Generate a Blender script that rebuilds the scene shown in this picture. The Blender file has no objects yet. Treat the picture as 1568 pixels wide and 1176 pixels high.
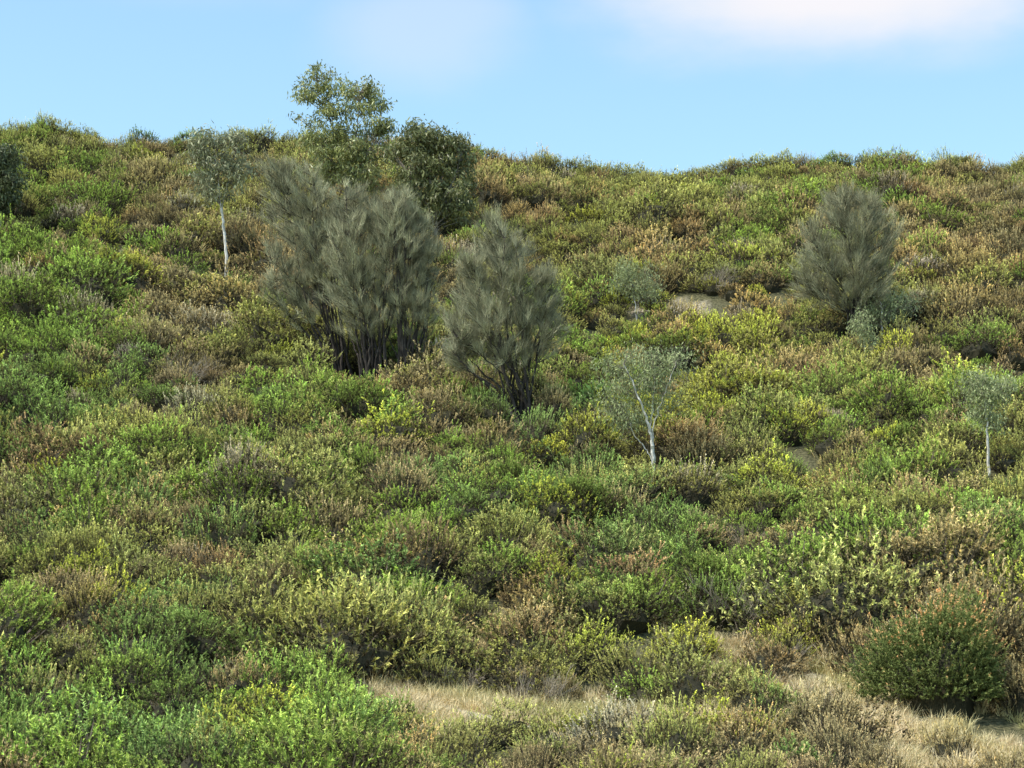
import bpy, bmesh, math, numpy as np
from mathutils import noise as mnoise, Vector
rng=np.random.default_rng(7)
F=784/math.tan(math.radians(12)); PITCH=math.radians(10)
cp,sp=math.cos(PITCH),math.sin(PITCH)
# ------------------------------------------------------------ helpers: optics of the viewpoint used only to survey positions
def ray(u,v):
    a=(u-784)/F; b=(588-v)/F
    return np.array([a, cp-sp*b, sp+cp*b])
def project(x,y,z):
    dep=y*cp+z*sp
    return 784+F*x/dep, 588-F*(-y*sp+z*cp)/dep
# ------------------------------------------------------------ terrain
RU=np.array([-1500,-600,0,80,180,300,420,620,740,810,870,1000,1060,1150,1250,1400,1568,2200,3000.])
RV=np.array([130,150,184,168,202,206,204,204,208,222,236,243,244,236,227,229,225,210,200.])
def ridge(x):
    u=784+F*x/93.0
    v=np.interp(u,RU,RV)+31
    return 90*np.tan(PITCH+np.arctan((588-v)/F))
py=np.array([-400,-60,0,18,26,30,35,45,60,75,90])
pz=np.array([-2.2,-1.9,-1.6,-1.15,-0.45,0.3,1.75,5.0,10.3,17.4,24.3])
ty=np.arange(-400,90.01,0.5); tz=np.interp(ty,py,pz)
k=np.ones(13)/13; tzp=np.pad(tz,6,mode='edge'); tz=np.convolve(tzp,k,'valid'); tz[-8:]=np.interp(ty[-8:],py,pz)
def n2(x,y,s,seed):
    return mnoise.noise(Vector((x/s+seed*17.3,y/s-seed*9.1,seed*3.7)))
def height1(x,y):
    R=float(ridge(x)); 
    if y<=90:
        g=float(np.interp(y,ty,tz)); w=min(max((y-30)/60,0),1)
        z=g+(R-24.3)*w**1.3
    else:
        d=y-90
        z=R-1.2*(1-math.exp(-d/12))-d*0.09 if d<260 else R-24.6-(d-260)*0.02
        z=max(z,-6)
    if 15<y<400:
        z+=0.55*n2(x,y,9,1)+0.46*n2(x,y,3.2,2)*min(1,max(.3,(y-30)/8))
    return z
def place(u,v,lift=0.5):
    d=ray(u,v); t=22.0
    while t<130:
        p=d*t
        if p[2]<height1(p[0],p[1])+lift: break
        t+=0.15
    p=d*t
    return p, height1(p[0],p[1])

def new_mesh_obj(name,V,shade=None,mats=None,midx=None,coll=True):
    N=V.shape[0]
    me=bpy.data.meshes.new(name)
    me.vertices.add(N*3); me.vertices.foreach_set('co',V.reshape(-1).astype(np.float32))
    me.loops.add(N*3); me.loops.foreach_set('vertex_index',np.arange(N*3,dtype=np.int32))
    me.polygons.add(N); me.polygons.foreach_set('loop_start',np.arange(0,N*3,3,dtype=np.int32))
    me.update(calc_edges=True)
    if midx is not None: me.polygons.foreach_set('material_index',midx.astype(np.int32))
    if shade is not None:
        at=me.attributes.new('shade','FLOAT','POINT')
        s=shade if shade.size==N*3 else np.repeat(shade,3)
        at.data.foreach_set('value',s.reshape(-1).astype(np.float32))
    for m in mats or []: me.materials.append(m)
    ob=bpy.data.objects.new(name,me)
    if coll: bpy.context.scene.collection.objects.link(ob)
    return ob
def nrm(a): return a/np.maximum(np.linalg.norm(a,axis=-1,keepdims=True),1e-9)
def tube(P,R,n=6):
    P=np.asarray(P,float); R=np.asarray(R,float)
    T=np.gradient(P,axis=0); T=nrm(T)
    ref=np.array([0.31,0.9,0.12]); 
    A=nrm(np.cross(T,ref)); B=np.cross(T,A)
    th=np.linspace(0,2*np.pi,n,endpoint=False)
    rings=P[:,None]+R[:,None,None]*(A[:,None]*np.cos(th)[None,:,None]+B[:,None]*np.sin(th)[None,:,None])
    a=rings[:-1]; b=rings[1:]; a2=np.roll(a,-1,1); b2=np.roll(b,-1,1)
    return np.concatenate([np.stack([a,a2,b2],2).reshape(-1,3,3),np.stack([a,b2,b],2).reshape(-1,3,3)])
def leaves(pos,dr,L,W):
    side=nrm(np.cross(dr,rng.normal(size=dr.shape)))*(W[:,None]/2)
    return np.stack([pos-side,pos+side,pos+dr*L[:,None]],1)
def diamonds(pos,dr,L,W):
    side=nrm(np.cross(dr,rng.normal(size=dr.shape)))*(W[:,None]/2)
    mid=pos+dr*(L*0.42)[:,None]; tip=pos+dr*L[:,None]
    return np.concatenate([np.stack([pos,mid+side,mid-side],1),np.stack([tip,mid-side,mid+side],1)])
def shoots(base,dr,ln,nl,L,W,spread,fwd=0.8,inner=None):
    N=len(base); t=rng.random((N,nl))
    pos=base[:,None]+dr[:,None]*(ln[:,None]*t)[...,None]
    ld=nrm(dr[:,None]*fwd+rng.normal(size=(N,nl,3))*spread)
    LL=(L*(1.15-0.5*t)*rng.uniform(.7,1.3,(N,nl)))
    V=leaves(pos.reshape(-1,3),ld.reshape(-1,3),LL.reshape(-1),np.full(N*nl,W))
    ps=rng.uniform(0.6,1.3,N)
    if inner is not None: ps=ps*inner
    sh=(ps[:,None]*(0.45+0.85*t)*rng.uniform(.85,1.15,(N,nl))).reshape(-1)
    return V,sh
_b=bmesh.new(); bmesh.ops.create_icosphere(_b,subdivisions=2,radius=1); ICO=np.array([[v.co[:] for v in f.verts] for f in _b.faces]); _b.free()
# ------------------------------------------------------------ materials
def mat_new(name):
    m=bpy.data.materials.new(name); m.use_nodes=True; m.node_tree.nodes.clear(); return m,m.node_tree.nodes,m.node_tree.links
def foliage_mat(name,col=None,trans=0.25,rough=0.65,spec=0.25,tip=None,plain=False,dead=None):
    m,n,l=mat_new(name)
    out=n.new('ShaderNodeOutputMaterial')
    at=n.new('ShaderNodeAttribute'); at.attribute_name='shade'
    if col is None:
        c=n.new('ShaderNodeAttribute'); c.attribute_type='INSTANCER'; c.attribute_name='col'; csock=c.outputs['Color']
    else:
        c=n.new('ShaderNodeRGB'); c.outputs[0].default_value=(*col,1); csock=c.outputs[0]
    if tip is not None:
        mr=n.new('ShaderNodeMapRange'); mr.inputs[1].default_value=0.9; mr.inputs[2].default_value=1.2
        l.new(at.outputs['Fac'],mr.inputs[0])
        mt=n.new('ShaderNodeMix'); mt.data_type='RGBA'; l.new(mr.outputs[0],mt.inputs[0]); l.new(csock,mt.inputs[6]); mt.inputs[7].default_value=(*tip,1); csock=mt.outputs[2]
    if dead is not None:   # old inner growth is brown and dry, darkened too so gaps look shaded
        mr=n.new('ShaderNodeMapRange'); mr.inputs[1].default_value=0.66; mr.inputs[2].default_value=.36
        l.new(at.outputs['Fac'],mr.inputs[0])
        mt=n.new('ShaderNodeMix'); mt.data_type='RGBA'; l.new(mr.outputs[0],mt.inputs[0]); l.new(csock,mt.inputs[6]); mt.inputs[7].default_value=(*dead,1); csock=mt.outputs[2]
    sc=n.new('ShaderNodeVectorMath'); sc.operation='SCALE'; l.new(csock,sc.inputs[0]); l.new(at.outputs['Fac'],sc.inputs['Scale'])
    if plain:
        p=n.new('ShaderNodeBsdfDiffuse'); l.new(sc.outputs[0],p.inputs['Color'])
    else:
        p=n.new('ShaderNodeBsdfPrincipled'); p.inputs['Roughness'].default_value=rough; p.inputs['Specular IOR Level'].default_value=spec
        l.new(sc.outputs[0],p.inputs['Base Color'])
    if trans>0:
        mix=n.new('ShaderNodeMixShader'); mix.inputs[0].default_value=trans
        tr=n.new('ShaderNodeBsdfTranslucent'); l.new(sc.outputs[0],tr.inputs['Color'])
        l.new(p.outputs[0],mix.inputs[1]); l.new(tr.outputs[0],mix.inputs[2]); l.new(mix.outputs[0],out.inputs[0])
    else: l.new(p.outputs[0],out.inputs[0])
    return m
def bark_mat(name,c1,c2,scale=6):
    m,n,l=mat_new(name)
    out=n.new('ShaderNodeOutputMaterial'); p=n.new('ShaderNodeBsdfPrincipled'); p.inputs['Roughness'].default_value=0.85; p.inputs['Specular IOR Level'].default_value=0.2
    tc=n.new('ShaderNodeTexCoord'); mp=n.new('ShaderNodeMapping'); mp.inputs['Scale'].default_value=(3,3,0.8)
    nz=n.new('ShaderNodeTexNoise'); nz.inputs['Scale'].default_value=scale; nz.inputs['Detail'].default_value=5
    cr=n.new('ShaderNodeValToRGB'); cr.color_ramp.elements[0].position=.38; cr.color_ramp.elements[1].position=.6
    cr.color_ramp.elements[0].color=(*c1,1); cr.color_ramp.elements[1].color=(*c2,1)
    l.new(tc.outputs['Object'],mp.inputs[0]); l.new(mp.outputs[0],nz.inputs[0]); l.new(nz.outputs[0],cr.inputs[0]); l.new(cr.outputs[0],p.inputs['Base Color']); l.new(p.outputs[0],out.inputs[0])
    return m
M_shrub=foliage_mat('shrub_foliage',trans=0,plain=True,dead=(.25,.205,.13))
M_core=bark_mat('shrub_shade_core',(.02,.02,.01),(.05,.045,.025),30)  # dark solid added inside each shrub, painted shade for the leaf gaps
M_twig=bark_mat('shrub_twig',(.10,.08,.06),(.22,.18,.14))
M_dead=foliage_mat('dead_twig',trans=0.0,plain=True)
M_deadb=foliage_mat('dead_branches',(.30,.26,.20),trans=0.0,plain=True)
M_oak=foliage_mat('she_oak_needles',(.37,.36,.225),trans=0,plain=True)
M_oakbark=bark_mat('she_oak_bark',(.03,.025,.022),(.075,.062,.052))
M_gum=foliage_mat('gum_leaves',(.29,.31,.11),trans=.28,rough=.45,spec=.5)
M_gumd=foliage_mat('gum_leaves_dark',(.19,.205,.08),trans=.22,rough=.45,spec=.5)
M_gumdd=foliage_mat('gum_leaves_deep',(.10,.12,.05),trans=.15,rough=.45,spec=.4)
M_gumg=foliage_mat('gum_leaves_grey',(.28,.29,.16),trans=.25,rough=.5,spec=.35)
M_sap=foliage_mat('sapling_leaves',(.34,.38,.185),trans=.25,rough=.7,spec=.15)
M_gumbark=bark_mat('pale_gum_bark',(.42,.39,.33),(.72,.69,.62))
M_gumbarkd=bark_mat('grey_gum_bark',(.10,.085,.07),(.3,.27,.23))
M_gumtw=bark_mat('gum_twig',(.14,.12,.10),(.26,.23,.19))
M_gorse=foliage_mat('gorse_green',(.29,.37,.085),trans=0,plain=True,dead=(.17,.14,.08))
M_gorse2=foliage_mat('gorse_orange_tipped',(.31,.37,.12),trans=0,plain=True,tip=(.68,.40,.18))
# ------------------------------------------------------------ terrain mesh
xs=np.concatenate([[-1500,-900,-500,-300,-180,-120,-80,-60],np.arange(-48,48.1,0.6),[60,80,120,180,300,500,900,1500]])
ys=np.concatenate([[-1500,-800,-300,-100,-40,-10,5,14],np.arange(20,112,0.5),[114,118,125,135,150,175,210,260,350,500,800,1300,2500]])
nx,ny=len(xs),len(ys)
co=np.array([(x,y,height1(x,y)) for y in ys for x in xs])
fc=[(j*nx+i,j*nx+i+1,(j+1)*nx+i+1,(j+1)*nx+i) for j in range(ny-1) for i in range(nx-1)]
me=bpy.data.meshes.new('hill_ground'); me.from_pydata(co.tolist(),[],fc); me.update()
me.polygons.foreach_set('use_smooth',[True]*len(fc))
hill=bpy.data.objects.new('hill_ground',me); bpy.context.scene.collection.objects.link(hill)
uu,vv=project(co[:,0],np.maximum(co[:,1],5),co[:,2])
ELL=[(700,1100,120,36),(880,1115,110,30),(1275,1078,95,54),(615,1076,60,24),(1375,1150,70,60),(1110,1030,36,40),(1060,1108,110,20),(1530,1170,60,25)]
SOIL=[(1045,474,46,12),(985,478,24,8),(205,384,20,8),(100,992,50,16),(1160,915,34,12),(690,478,20,12),(1020,722,20,8),(1300,1090,40,14)]
def mask(u,v,E):
    m=np.full(np.shape(u),-9.0)
    for a,b,c,d in E: m=np.maximum(m,1-np.sqrt(((u-a)/c)**2+((v-b)/d)**2))
    return m
gm=np.clip(mask(uu,vv,ELL)*3+.6,0,1); sm=np.clip(mask(uu,vv,SOIL)*3+.6,0,1)
bad=co[:,1]<24; gm[bad]=0.6; sm[bad]=0
for nme,arr in (('grassy',gm),('soil',sm)):
    a=me.attributes.new(nme,'FLOAT','POINT'); a.data.foreach_set('value',arr.astype(np.float32))
m,n,l=mat_new('hill_soil_and_litter')
out=n.new('ShaderNodeOutputMaterial'); p=n.new('ShaderNodeBsdfPrincipled'); p.inputs['Roughness'].default_value=.95; p.inputs['Specular IOR Level'].default_value=.1
tc=n.new('ShaderNodeTexCoord')
def noise_node(s,d=6):
    q=n.new('ShaderNodeTexNoise'); q.inputs['Scale'].default_value=s; q.inputs['Detail'].default_value=d; l.new(tc.outputs['Object'],q.inputs[0]); return q
def ramp(src,a,ca,b,cb):
    r=n.new('ShaderNodeValToRGB'); r.color_ramp.elements[0].position=a; r.color_ramp.elements[1].position=b
    r.color_ramp.elements[0].color=(*ca,1); r.color_ramp.elements[1].color=(*cb,1); l.new(src,r.inputs[0]); return r
nb=noise_node(14)
lit=ramp(nb.outputs[0],.35,(.06,.06,.03),.65,(.16,.15,.08))
gr=ramp(nb.outputs[0],.3,(.28,.24,.15),.7,(.50,.45,.33))
so=ramp(nb.outputs[0],.35,(.28,.23,.16),.62,(.58,.50,.38))
ag=n.new('ShaderNodeAttribute'); ag.attribute_name='grassy'; asl=n.new('ShaderNodeAttribute'); asl.attribute_name='soil'
def mx(f,a,b):
    q=n.new('ShaderNodeMix'); q.data_type='RGBA'; l.new(f,q.inputs[0]); l.new(a,q.inputs[6]); l.new(b,q.inputs[7]); return q.outputs[2]
c1=mx(ag.outputs['Fac'],lit.outputs[0],gr.outputs[0]); c2=mx(asl.outputs['Fac'],c1,so.outputs[0])
l.new(c2,p.inputs['Base Color'])
bp=n.new('ShaderNodeBump'); bp.inputs['Strength'].default_value=.8; bp.inputs['Distance'].default_value=.12; l.new(nb.outputs[0],bp.inputs['Height']); l.new(bp.outputs[0],p.inputs['Normal'])
l.new(p.outputs[0],out.inputs[0]); me.materials.append(m)
# ------------------------------------------------------------ shrub variants
def dome_dirs(N,low=-0.1):
    z=rng.uniform(low,1,N); a=rng.uniform(0,2*np.pi,N); r=np.sqrt(np.maximum(0,1-z*z))
    return np.stack([r*np.cos(a),r*np.sin(a),z],1)
def shrub(N,nl,rx,h,slen,L,W,spread,upw,lob=0.3,fwd=.8,core=.60):
    d=dome_dirs(N)
    lobes=nrm(rng.normal(size=(8,3))*[1,1,.6]+[0,0,.4])
    lobf=lambda q: 0.68+lob*np.max(np.exp(-((1-q@lobes.T)/0.07)),axis=1)
    f=lobf(d)+rng.normal(0,.06,N)
    rr=rng.uniform(0.35,1,N)**0.35
    rad=f*rr
    base=d*rad[:,None]*[rx,rx,h*.8]; base[:,2]+=h*.12
    dr=nrm(d*0.6+np.array([0,0,upw])+rng.normal(size=(N,3))*.25)
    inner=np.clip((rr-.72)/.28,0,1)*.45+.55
    inner*=np.clip(.6+.68*base[:,2]/h,.42,1.22)  # shoot colour darkened inside and low down to deepen shade between clumps
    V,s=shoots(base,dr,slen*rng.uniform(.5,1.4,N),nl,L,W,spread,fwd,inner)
    st=[tube([[0,0,-.15],b*0.5*[1,1,.8],b],[.012,.008,.004],3) for b in base[rng.choice(N,24,replace=False)]]
    T=np.concatenate(st)
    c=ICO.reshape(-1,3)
    cc=(c*(lobf(c)*core)[:,None]*[rx,rx,h*.8]+[0,0,h*.1]).reshape(-1,3,3)  # lobed core that fills the interior with painted shade
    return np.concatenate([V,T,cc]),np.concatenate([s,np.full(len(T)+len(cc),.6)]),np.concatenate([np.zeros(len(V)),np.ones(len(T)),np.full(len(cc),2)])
def deadshrub(nst,h,spread,r0=.010):
    tr=[];sh=[]
    def br(p,d,ln,r,lev):
        q=p+d*ln; mid=p+d*ln*.5+rng.normal(size=3)*ln*.06
        t=tube([p,mid,q],[r,r*.8,r*.55],3); tr.append(t); sh.append(np.full(len(t),rng.uniform(.7,1.3)))
        if lev<3:
            for _ in range(3 if lev else 4):
                s=rng.uniform(.4,1); br(p+(q-p)*s,nrm(d+rng.normal(size=3)*.42+[0,0,.12]),ln*rng.uniform(.5,.75),r*.55,lev+1)
    for _ in range(nst):
        a=rng.uniform(0,6.28); d=nrm(np.array([math.cos(a)*spread,math.sin(a)*spread,1])*rng.uniform(.8,1.2,3))
        br(np.array([math.cos(a)*.08,math.sin(a)*.08,-.1]),d,h*.5*rng.uniform(.7,1.2),r0,0)
    return np.concatenate(tr),np.concatenate(sh)
src=bpy.data.collections.new('shrub_kinds')
kinds=[]
def addkind(V,s,mi,mats):
    ob=new_mesh_obj('shrub_kind_%02d'%len(kinds),V,s,mats,mi,coll=False); src.objects.link(ob); kinds.append(ob)
SM=[M_shrub,M_twig,M_core]
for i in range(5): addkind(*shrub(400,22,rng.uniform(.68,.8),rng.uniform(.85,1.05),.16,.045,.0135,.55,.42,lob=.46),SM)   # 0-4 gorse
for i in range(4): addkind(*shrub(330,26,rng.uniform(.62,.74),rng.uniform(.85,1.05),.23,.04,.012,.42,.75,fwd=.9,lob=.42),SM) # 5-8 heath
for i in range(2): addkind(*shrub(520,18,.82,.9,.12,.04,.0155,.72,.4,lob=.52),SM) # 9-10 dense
for i in range(3):
    V,s=deadshrub(10,.95,.6,.008); addkind(V,s,np.zeros(len(V)),[M_dead])   # 11-13
gsrc=bpy.data.collections.new('grass_kinds')
M_grass=foliage_mat('dry_grass_blades',trans=0,plain=True)
for i in range(4):
    N=90; a=rng.uniform(0,6.28,N); r=rng.uniform(0,.11,N)
    base=np.stack([r*np.cos(a),r*np.sin(a),np.full(N,-.02)],1)
    d=nrm(np.stack([np.cos(a)*.5,np.sin(a)*.5,np.full(N,1.)],1)+rng.normal(size=(N,3))*.3)
    Ls=rng.uniform(.1,.30,N); mid=base+d*(Ls*.6)[:,None]; d2=nrm(d+rng.normal(size=(N,3))*.35-[0,0,.3])
    side=nrm(np.cross(d,rng.normal(size=(N,3))))*.0035
    tip=mid+d2*(Ls*.5)[:,None]
    V=np.concatenate([np.stack([base-side,base+side,mid+side],1),np.stack([base-side,mid+side,mid-side],1),np.stack([mid-side,mid+side,tip],1)])
    s=np.tile(rng.uniform(.7,1.25,N),3)
    gsrc.objects.link(new_mesh_obj('grass_kind_%02d'%i,V,s,[M_grass],None,coll=False))
def instancer(name,pts,var,rot,scl,col,coll):
    me=bpy.data.meshes.new(name); me.vertices.add(len(pts)); me.vertices.foreach_set('co',np.asarray(pts,np.float32).reshape(-1)); me.update()
    a=me.attributes.new('var','INT','POINT'); a.data.foreach_set('value',np.asarray(var,np.int32))
    a=me.attributes.new('rot','FLOAT_VECTOR','POINT'); a.data.foreach_set('vector',np.asarray(rot,np.float32).reshape(-1))
    a=me.attributes.new('scl','FLOAT_VECTOR','POINT'); a.data.foreach_set('vector',np.asarray(scl,np.float32).reshape(-1))
    a=me.attributes.new('col','FLOAT_COLOR','POINT'); c=np.ones((len(pts),4),np.float32); c[:,:3]=col; a.data.foreach_set('color',c.reshape(-1))
    ob=bpy.data.objects.new(name,me); bpy.context.scene.collection.objects.link(ob)
    ng=bpy.data.node_groups.new(name+'_scatter','GeometryNodeTree')
    ng.interface.new_socket('Geometry',in_out='INPUT',socket_type='NodeSocketGeometry'); ng.interface.new_socket('Geometry',in_out='OUTPUT',socket_type='NodeSocketGeometry')
    N=ng.nodes; L=ng.links
    gi=N.new('NodeGroupInput'); go=N.new('NodeGroupOutput'); ip=N.new('GeometryNodeInstanceOnPoints'); ci=N.new('GeometryNodeCollectionInfo')
    ci.inputs['Collection'].default_value=coll; ci.inputs['Separate Children'].default_value=True; ci.inputs['Reset Children'].default_value=True
    def na(nm,t):
        q=N.new('GeometryNodeInputNamedAttribute'); q.data_type=t; q.inputs[0].default_value=nm; return q.outputs['Attribute']
    L.new(gi.outputs[0],ip.inputs['Points']); L.new(ci.outputs[0],ip.inputs['Instance']); ip.inputs['Pick Instance'].default_value=True
    L.new(na('var','INT'),ip.inputs['Instance Index']); L.new(na('rot','FLOAT_VECTOR'),ip.inputs['Rotation']); L.new(na('scl','FLOAT_VECTOR'),ip.inputs['Scale'])
    L.new(ip.outputs[0],go.inputs[0])
    md=ob.modifiers.new('scatter','NODES'); md.node_group=ng
    return ob
def lin(r,g,b):
    c=np.array([r,g,b])/255.; return np.where(c<.04045,c/12.92,((c+.055)/1.055)**2.4)
K=2.2
PAL={'G':lin(126,141,68)*K,'D':lin(114,130,71)*K,'O':lin(142,140,82)*K,'B':lin(148,133,94)*K,'Y':lin(156,156,70)*K,'T':lin(163,144,98)*K,'P':lin(154,143,120)*K,'R':lin(144,122,84)*K}
ZG=["O B O T O O O O","G B O T O O G B","G B B O O T O T","G B O O G Y O B","D O G B O Y G G","O G O G D O O O","B O G O D B G O","O D O T O G B G","G D O O O O B B","G D G O B O B B","G D G O B O B B"]
ZG=[r.split() for r in ZG]
def zone(u,v,x,y):
    u2=u+150*n2(x,y,3.5,5)+80*rng.normal(); v2=v+100*n2(x,y,3.5,6)+40*rng.normal()
    i=int(np.clip((v2-200)//100,0,10)); j=int(np.clip(u2//196,0,7)); return ZG[i][j]
BUSHX=[]
# ------------------------------------------------------------ individual trees
def tree(name,base,stems,env,n_tw,kind,mats,leafn=60,tr=.06,seed=1,depth=1.0,twr=.006,extra=0,lf=1.0,clear=.45):
    global rng
    rng=np.random.default_rng(seed)
    p0,gz=place(*base)
    s=(p0[1]*cp+p0[2]*sp)/F
    def loc(u,v,dy=0): return np.array([(u-base[0])*s,dy,(base[1]-v)*s])
    org=np.array([p0[0],p0[1],gz]); dz=p0[2]-gz
    V=[];S=[];MI=[]; nodes=[]
    stems=list(stems)
    for _ in range(extra):
        e=env[rng.integers(len(env))]; tx=e[0]+rng.normal()*e[2]*.4; tv=e[1]+rng.normal()*e[3]*.4
        bx=base[0]+rng.normal()*14
        stems.append([(bx*.6+tx*.4,base[1]*.7+tv*.3),(bx*.25+tx*.75,base[1]*.4+tv*.6),(tx,tv)])
    for si,st in enumerate(stems):
        pts=[np.array([rng.normal()*.2,rng.normal()*.15,-.25]) if kind=='oak' else np.array([0,0,-.25])]
        dyo=rng.uniform(-.25,.25)
        for i,(u,v) in enumerate(st):
            q=loc(u,v)+[0,dyo*(i+1)/len(st)*depth*2,dz]; pts.append(q)
        pts=np.array(pts)
        t=np.linspace(0,1,len(pts)); tt=np.linspace(0,1,len(pts)*5)
        P=np.stack([np.interp(tt,t,pts[:,k]) for k in range(3)],1)
        for _ in range(3): P[1:-1]=(P[:-2]+P[1:-1]*2+P[2:])/4
        P[1:-1]+=rng.normal(size=P[1:-1].shape)*.012
        r0=tr if (si==0 or kind=='oak') else tr*.6
        R=r0*(1-.85*tt)*rng.uniform(.6,1.1)
        T=tube(P,R,7); V.append(T); S.append(np.ones(len(T))); MI.append(np.ones(len(T)))
        for i in range(3,len(P)): nodes.append(P[i])
    nodes=np.array(nodes)
    vol=np.array([e[2]*e[3] for e in env],float); vol/=vol.sum()
    for _ in range(n_tw):
        e=env[rng.choice(len(env),p=vol)]
        d=nrm(rng.normal(size=3)); r=rng.uniform(.15,1)**(.45)
        if kind=='oak': r*=rng.uniform(.8,1.25)
        c=loc(e[0],e[1]); c[2]+=dz
        end=c+d*r*np.array([e[2]*s,e[2]*s*depth,e[3]*s])
        if end[2]<.15: continue
        dv=end-nodes; dist=np.linalg.norm(dv,axis=1); pen=dist+np.where(dv[:,2]<dist*.35,1.2,0)*(dist)+rng.random(len(nodes))*.15
        b=nodes[np.argmin(pen)]
        ln=np.linalg.norm(end-b)
        if kind=='oak':
            mid=b*.45+end*.55+np.array([(end-b)[0]*.12,(end-b)[1]*.12,-ln*.05])
        else: mid=(b+end)/2+rng.normal(size=3)*ln*.07+[0,0,ln*.05]
        t=np.linspace(0,1,5)[:,None]; C=(1-t)**2*b+2*t*(1-t)*mid+t*t*end
        T=tube(C,np.linspace(twr*(1+ln),twr*.35,5),3); V.append(T); S.append(np.ones(len(T))*.9); MI.append(np.full(len(T),2 if len(mats)>2 else 1))
        if kind=='oak':
            k=leafn; tt=rng.uniform(max(0.3,1-.7/max(ln,.01)),1.04,k)[:,None]
            pos=(1-tt)**2*b+2*tt*(1-tt)*mid+tt*tt*end+rng.normal(size=(k,3))*.03
            td=nrm(end-mid)
            out=nrm((end-[0,0,dz+.3])*[1,1,.9])
            ld=nrm(td*.55+out*.45+np.array([0,0,.15])+rng.normal(size=(k,3))*.38)
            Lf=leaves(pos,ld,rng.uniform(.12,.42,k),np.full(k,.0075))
            sh=rng.uniform(.55,1.4)*rng.uniform(.8,1.2,k)*(.2+.85*min(r,1.1))  # needle colour darkens toward the crown's middle, interior shading painted in
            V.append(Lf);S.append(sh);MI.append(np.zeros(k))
        else:
            k=leafn
            cl=end+rng.normal(size=(k,3))*np.array([.17,.17,.13])*(1.0 if ln>.4 else .7)*lf
            ld=nrm(rng.normal(size=(k,3))*.6+[0,0,-.75])
            sz=(.16 if kind=='gum' else .085)
            Lf=diamonds(cl,ld,rng.uniform(.7,1.3,k)*sz,np.full(k,sz*.27)*rng.uniform(.8,1.3,k))
            sh=np.tile(rng.uniform(.65,1.3)*rng.uniform(.7,1.35,k),2)
            V.append(Lf);S.append(sh);MI.append(np.zeros(2*k))
            for q in cl[:5]:
                T=tube([end*.9+b*.1,q],[twr*.4,twr*.2],3);V.append(T);S.append(np.ones(len(T)));MI.append(np.full(len(T),2 if len(mats)>2 else 1))
    ob=new_mesh_obj(name,np.concatenate(V),np.concatenate(S),mats,np.concatenate(MI)); ob.location=org
    BUSHX.append((org[0],org[1],.4)); BUSHX.append((org[0],org[1]-.8,clear))
    return ob
OAK=[M_oak,M_oakbark]
tree('she_oak_tree',(525,548),[[(505,470),(470,380),(430,270)],[(515,460),(490,360),(475,265)],[(500,490),(460,440),(415,400)],[(520,480),(510,400),(505,310)],[(495,500),(450,470),(420,450)],[(480,510),(465,450),(450,370)]],
     [(440,295,50,66),(480,325,50,66),(465,390,66,60),(435,440,46,44),(505,415,54,60),(412,258,28,34),(515,340,40,50),(460,475,30,26)],600,'oak',OAK,52,.04,11,extra=14,clear=.7)
tree('she_oak_tree',(572,568),[[(560,480),(545,400),(530,310)],[(575,480),(570,400),(570,310)],[(555,500),(530,440),(515,380)],[(585,480),(590,420),(600,350)],[(545,520),(540,450),(535,390)]],
     [(535,320,46,42),(582,322,46,46),(560,385,66,54),(555,440,64,46),(560,490,44,26)],530,'oak',OAK,52,.042,12,extra=16,clear=.7)
tree('she_oak_tree',(625,568),[[(620,480),(610,400),(605,320)],[(632,480),(640,400),(640,330)],[(640,500),(655,440),(655,390)],[(610,520),(605,450),(600,390)]],
     [(608,325,42,40),(636,368,38,52),(635,420,40,54),(632,475,38,38)],430,'oak',OAK,52,.04,13,extra=13,clear=.7)
tree('she_oak_tree',(797,612),[[(790,540),(775,450),(755,345)],[(800,540),(800,460),(790,380)],[(785,560),(750,500),(715,450)],[(810,550),(830,490),(845,430)],[(780,580),(735,545),(700,520)],[(805,560),(820,530),(850,500)]],
     [(752,350,26,36),(785,385,34,34),(730,408,36,38),(790,442,62,48),(720,480,44,40),(838,445,28,44),(830,503,42,44),(765,505,60,38),(710,540,36,28),(785,545,40,22)],720,'oak',OAK,52,.04,14,extra=13,clear=.5)
tree('she_oak_tree',(1312,502),[[(1310,440),(1305,380),(1300,310)],[(1315,440),(1325,380),(1330,320)],[(1300,450),(1270,410),(1250,370)],[(1300,470),(1265,455),(1245,440)],[(1320,450),(1345,410),(1360,370)]],
     [(1295,308,42,32),(1335,315,34,30),(1285,350,60,40),(1345,358,42,46),(1280,400,64,40),(1330,412,56,46),(1256,440,42,28),(1305,452,44,22)],660,'oak',OAK,52,.04,15,extra=11,clear=.5)
GB=[M_gum,M_gumbarkd,M_gumtw]; GD=[M_gumd,M_gumbarkd,M_gumtw]; GG=[M_gumg,M_gumbark,M_gumtw]; SB=[M_sap,M_gumbark,M_gumtw]; GX=[M_gumdd,M_gumbarkd,M_gumtw]
tree('eucalyptus_tree',(535,330),[[(530,290),(522,230),(500,170),(482,115)],[(532,280),(545,220),(550,140)],[(530,280),(560,240),(580,190)],[(528,270),(505,240),(485,205)]],
     [(482,110,28,16),(462,140,20,17),(496,136,20,14),(545,128,38,14),(578,148,15,16),(512,162,20,11),(548,162,28,11),(478,174,28,12),(494,206,34,20),(556,187,42,14),(590,192,13,15),(512,235,44,22),(560,225,38,18),(505,262,36,18),(548,268,40,24)],250,'gum',GB,50,.075,21,twr=.010,lf=.82)
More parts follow.
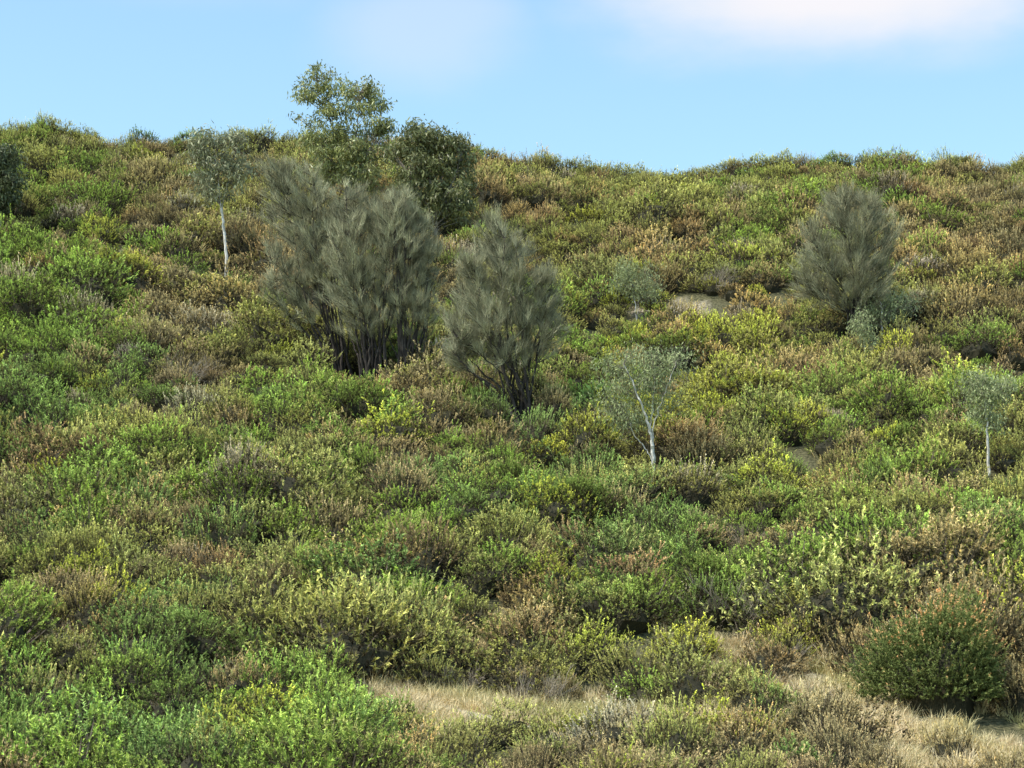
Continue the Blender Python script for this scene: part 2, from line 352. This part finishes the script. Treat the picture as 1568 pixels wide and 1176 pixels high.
tree('eucalyptus_tree',(668,352),[[(665,310),(655,260),(640,205)],[(668,300),(680,250),(672,210)],[(668,310),(695,280),(705,240)],[(662,320),(640,300),(628,270)]],
     [(630,186,16,10),(645,203,34,16),(682,216,32,16),(615,228,24,16),(660,245,44,22),(708,250,18,22),(636,280,36,26),(690,290,36,28),(655,318,38,20),(708,318,16,20)],250,'gum',GD,58,.07,22,twr=.009,lf=.85)
tree('eucalyptus_tree',(347,400),[[(346,385),(340,340),(334,300),(328,250),(322,215)],[(346,385),(341,345),(336,310),(345,270),(352,235)],[(346,385),(341,350),(335,310),(315,280),(300,250),(297,220)]],
     [(312,205,30,14),(347,213,26,14),(298,228,18,16),(330,243,38,20),(366,248,16,20),(310,272,30,16),(354,276,26,14),(330,295,24,8)],115,'gum',GG,30,.09,23,twr=.007,clear=.9,lf=.85)
tree('eucalyptus_tree',(0,345),[[(2,310),(2,270),(5,235)],[(0,310),(-15,270),(-20,240)]],
     [(5,240,20,22),(-12,250,25,25),(8,285,24,30),(-15,300,30,35)],150,'gum',GX,60,.06,24,twr=.008)
tree('eucalyptus_sapling',(1001,718),[[(1000,700),(998,668),(988,640),(975,600),(955,560)],[(1000,700),(997,660),(1000,620),(1005,580),(1000,545)],[(1001,705),(985,682),(972,668),(960,640)],[(1000,700),(998,660),(1015,610),(1035,560)]],
     [(950,555,24,20),(985,545,32,18),(1038,548,24,16),(952,590,28,20),(1000,580,34,22),(942,620,24,16),(1014,615,28,14),(970,640,28,12)],170,'sap',SB,32,.055,25,twr=.005,clear=.7)
tree('eucalyptus_sapling',(1513,694),[[(1513,670),(1512,630),(1508,590)],[(1513,670),(1513,650),(1522,620),(1535,595)]],
     [(1498,585,24,16),(1534,590,22,16),(1512,605,30,16),(1505,635,16,16),(1525,645,12,12)],105,'sap',SB,30,.032,26,twr=.004,clear=.6)
tree('eucalyptus_sapling',(1326,548),[[(1325,525),(1322,500),(1320,475)]],[(1320,495,14,24),(1328,515,12,16)],45,'sap',SB,28,.02,27,twr=.004)
tree('eucalyptus_sapling',(975,466),[[(972,445),(965,420),(962,400)],[(978,445),(990,425),(1000,412)]],[(962,412,16,16),(993,422,20,16),(955,435,20,16),(985,445,24,14)],90,'sap',SB,36,.02,28,twr=.004)
tree('eucalyptus_sapling',(1350,500),[[(1350,480),(1345,460),(1340,448)],[(1352,480),(1370,465),(1380,452)]],[(1338,462,22,14),(1375,462,26,14),(1322,482,22,10),(1355,482,34,12)],100,'sap',SB,36,.02,29,twr=.004)
# ------------------------------------------------------------ individual gorse bushes
def gorse(name,base,wpx,hpx,mats,N,nl,seed,upw=.45,lob=.34,front=0):
    global rng
    rng=np.random.default_rng(seed)
    p0,gz=place(*base,lift=.02); s=(p0[1]*cp+p0[2]*sp)/F
    V,S,MI=shrub(N,nl,wpx*s/2,hpx*s,.18,.045,.014,.6,upw,lob=lob)
    ob=new_mesh_obj(name,V,S,mats+[M_core],MI); ob.location=(p0[0],p0[1],gz); BUSHX.append((p0[0],p0[1],wpx*s/2*.75))
    if front: BUSHX.append((p0[0],p0[1]-1.2,front))
    if front>.9: BUSHX.append((p0[0],p0[1]-2.4,front))
    return ob
gorse('gorse_bush',(1438,1090),265,215,[M_gorse2,M_twig],3000,30,41,front=1.0,lob=.36,upw=.3)
gorse('gorse_bush',(885,812),130,110,[M_gorse,M_twig],900,26,42,lob=.6,front=.5)
gorse('gorse_bush',(775,775),120,90,[M_gorse,M_twig],700,26,43,lob=.55,front=.4)
gorse('gorse_bush',(1085,942),130,120,[M_gorse,M_twig],900,26,44,lob=.6,front=.5)
gorse('gorse_bush',(545,655),105,85,[M_gorse,M_twig],600,24,45,front=.4,lob=.55)
gorse('gorse_bush',(285,750),80,85,[M_gorse,M_twig],500,24,46,front=.4,lob=.55)
gorse('gorse_bush',(1030,565),110,75,[M_gorse,M_twig],600,24,47,lob=.55,front=.3)
gorse('gorse_bush',(1395,698),100,65,[M_gorse,M_twig],500,24,48,front=.3,lob=.55)
gorse('gorse_bush',(75,205),95,44,[M_gorse2,M_twig],500,24,49,.9)
for i,(u,v,h) in enumerate([(1140,968,1.1),(830,1085,.75),(1200,1020,.6),(1240,1075,.4),(700,1060,.6),(290,590,1.0),(1095,450,1.1)]):
    rng=np.random.default_rng(60+i)
    p0,gz=place(u,v,.02); V,s_=deadshrub(16,h,.8,.012); ob=new_mesh_obj('dead_shrub',V,s_,[M_deadb]); ob.location=(p0[0],p0[1],gz)
rng=np.random.default_rng(101)
# ------------------------------------------------------------ shrub mass
pts=[];var=[];rot=[];scl=[];col=[]
y=26.5
while y<102:
    sx=.81; half=y*.2126+6
    for x0 in np.arange(-half,half,sx):
        x=x0+rng.uniform(-.42,.42); yy=y+rng.uniform(-.41,.41); z=height1(x,yy)
        u,v=project(x,yy,z)
        g=float(mask(u,v,ELL)); so_=float(mask(u,v,SOIL))
        if g>0.0 and rng.random()<min(1,.86+g): continue
        if so_>0 and rng.random()<.95: continue
        if any((x-a)**2+(yy-b)**2<r*r for a,b,r in BUSHX): continue
        if rng.random()<.04: continue
        zn=zone(u,v,x,yy)
        if rng.random()<.24: zn=rng.choice(['G','D','O','B','T','P','R','Y','O'])
        c=PAL[zn]*rng.uniform(.75,1.2)*np.array([rng.uniform(.95,1.05),1,rng.uniform(.87,1.08)])
        if zn in 'GY': vv_=rng.choice([0,1,2,3,4,9,10])
        elif zn in 'DO': vv_=rng.choice([0,1,2,3,4,9,10,5,7])
        elif zn in 'P': vv_=rng.choice([5,6,7,8,11,12,13])
        else: vv_=rng.choice([5,6,7,8,0,3,7,8,2,9])
        if vv_>=11: c=lin(150,137,114)*rng.uniform(.8,1.05)
        s=rng.uniform(.64,1.15)*(1+.4*n2(x,yy,4,9))
        if rng.random()<.14: s*=1.38
        if yy>84: s=min(s,1.05)
        if u>560 and v>1100:
            s=min(s,.95 if 880<u<1340 and v>1150 else .62)
        elif g>-0.5 and v>1000: s*=.8
        pts.append((x,yy,z-.05)); var.append(vv_); rot.append((rng.normal()*.13,rng.normal()*.13,rng.uniform(0,6.28)))
        scl.append((s*rng.uniform(.95,1.18),s*rng.uniform(.95,1.18),s*rng.uniform(.85,1.15))); col.append(c)
    y+=.79
instancer('heath_shrubs',pts,var,rot,scl,np.array(col),src)
gp=[];gv=[];grt=[];gs=[];gc=[]
for yy0 in np.arange(26.5,40,.13):
    for x0 in np.arange(-yy0*.2126-2,yy0*.2126+2,.14):
        x=x0+rng.uniform(-.07,.07); yy=yy0+rng.uniform(-.07,.07)
        z=height1(x,yy); u,v=project(x,yy,z); g=float(mask(u,v,ELL))
        if g<-.35 and rng.random()>.12: continue
        if n2(x,yy,.7,12)>.28: continue
        s=rng.uniform(.4,1.2)*(1+.5*n2(x,yy,1.1,14)); gp.append((x,yy,z)); gv.append(rng.integers(4)); grt.append((rng.normal()*.2,rng.normal()*.2,rng.uniform(0,6.28))); gs.append((s,s,s*rng.uniform(.5,1.2)))
        t=np.clip(.35+1.2*n2(x,yy,1.5,13)+rng.normal()*.25,0,1); gc.append((lin(228,208,168)*(1-t)+lin(186,178,122)*t)*rng.uniform(.85,1.2))
instancer('dry_grass',gp,gv,grt,gs,np.array(gc),gsrc)
print('shrubs',len(pts),'grass',len(gp))
# ------------------------------------------------------------ light
S=np.array([-0.53,-0.25,0.79]); S=S/np.linalg.norm(S)
sd=bpy.data.lights.new('sun','SUN'); sd.energy=5.0; sd.angle=math.radians(.5); sd.color=(1,.94,.84)
so=bpy.data.objects.new('sun',sd); bpy.context.scene.collection.objects.link(so); so.rotation_euler=Vector(S).to_track_quat('Z','Y').to_euler()
w=bpy.data.worlds.new('World'); bpy.context.scene.world=w; w.use_nodes=True; n=w.node_tree.nodes; l=w.node_tree.links; n.clear()
out=n.new('ShaderNodeOutputWorld'); bg=n.new('ShaderNodeBackground'); bg.inputs[1].default_value=.15
sk=n.new('ShaderNodeTexSky'); sk.sky_type='NISHITA'; sk.sun_disc=False; sk.sun_elevation=math.asin(S[2]); sk.sun_rotation=math.atan2(S[0],S[1])
tc=n.new('ShaderNodeTexCoord')
tint=n.new('ShaderNodeVectorMath'); tint.operation='MULTIPLY'; tint.inputs[1].default_value=(1.66,1.86,1.70); l.new(sk.outputs[0],tint.inputs[0])
nz=n.new('ShaderNodeTexNoise'); nz.inputs['Scale'].default_value=9; nz.inputs['Detail'].default_value=6
mp=n.new('ShaderNodeMapping'); mp.inputs['Scale'].default_value=(1,1,2.2); l.new(tc.outputs['Generated'],mp.inputs[0]); l.new(mp.outputs[0],nz.inputs[0])
acc=None
for (u,v,rx,rz,st) in [(1235,-5,.115,.038,.95),(640,40,.06,.03,.28),(300,-30,.08,.02,.15)]:
    d=ray(u,v); d=d/np.linalg.norm(d)
    sub=n.new('ShaderNodeVectorMath'); sub.operation='SUBTRACT'; sub.inputs[1].default_value=tuple(d); l.new(tc.outputs['Generated'],sub.inputs[0])
    ml=n.new('ShaderNodeVectorMath'); ml.operation='MULTIPLY'; ml.inputs[1].default_value=(1/rx,1,1/rz); l.new(sub.outputs[0],ml.inputs[0])
    le=n.new('ShaderNodeVectorMath'); le.operation='LENGTH'; l.new(ml.outputs[0],le.inputs[0])
    ad=n.new('ShaderNodeMath'); ad.operation='MULTIPLY_ADD'; l.new(nz.outputs[0],ad.inputs[0]); ad.inputs[1].default_value=-1.2; l.new(le.outputs[1],ad.inputs[2])
    mr=n.new('ShaderNodeMapRange'); mr.interpolation_type='SMOOTHERSTEP'; mr.inputs[1].default_value=.5; mr.inputs[2].default_value=-.5; mr.inputs[3].default_value=0; mr.inputs[4].default_value=st
    l.new(ad.outputs[0],mr.inputs[0])
    if acc is None: acc=mr.outputs[0]
    else:
        q=n.new('ShaderNodeMath'); q.operation='MAXIMUM'; l.new(acc,q.inputs[0]); l.new(mr.outputs[0],q.inputs[1]); acc=q.outputs[0]
mi=n.new('ShaderNodeMix'); mi.data_type='RGBA'; l.new(acc,mi.inputs[0]); l.new(tint.outputs[0],mi.inputs[6]); mi.inputs[7].default_value=(6.5,6.3,6.5,1)
l.new(mi.outputs[2],bg.inputs[0]); l.new(bg.outputs[0],out.inputs[0])
# ------------------------------------------------------------ camera
cd=bpy.data.cameras.new('camera'); cd.angle=math.radians(24); cd.clip_end=6000; cd.clip_start=.5
co_=bpy.data.objects.new('camera',cd); bpy.context.scene.collection.objects.link(co_); co_.location=(0,0,0); co_.rotation_euler=(math.radians(90)+PITCH,0,0)
sc=bpy.context.scene; sc.camera=co_; sc.view_settings.view_transform='Standard'; sc.view_settings.look='None'; sc.view_settings.exposure=0
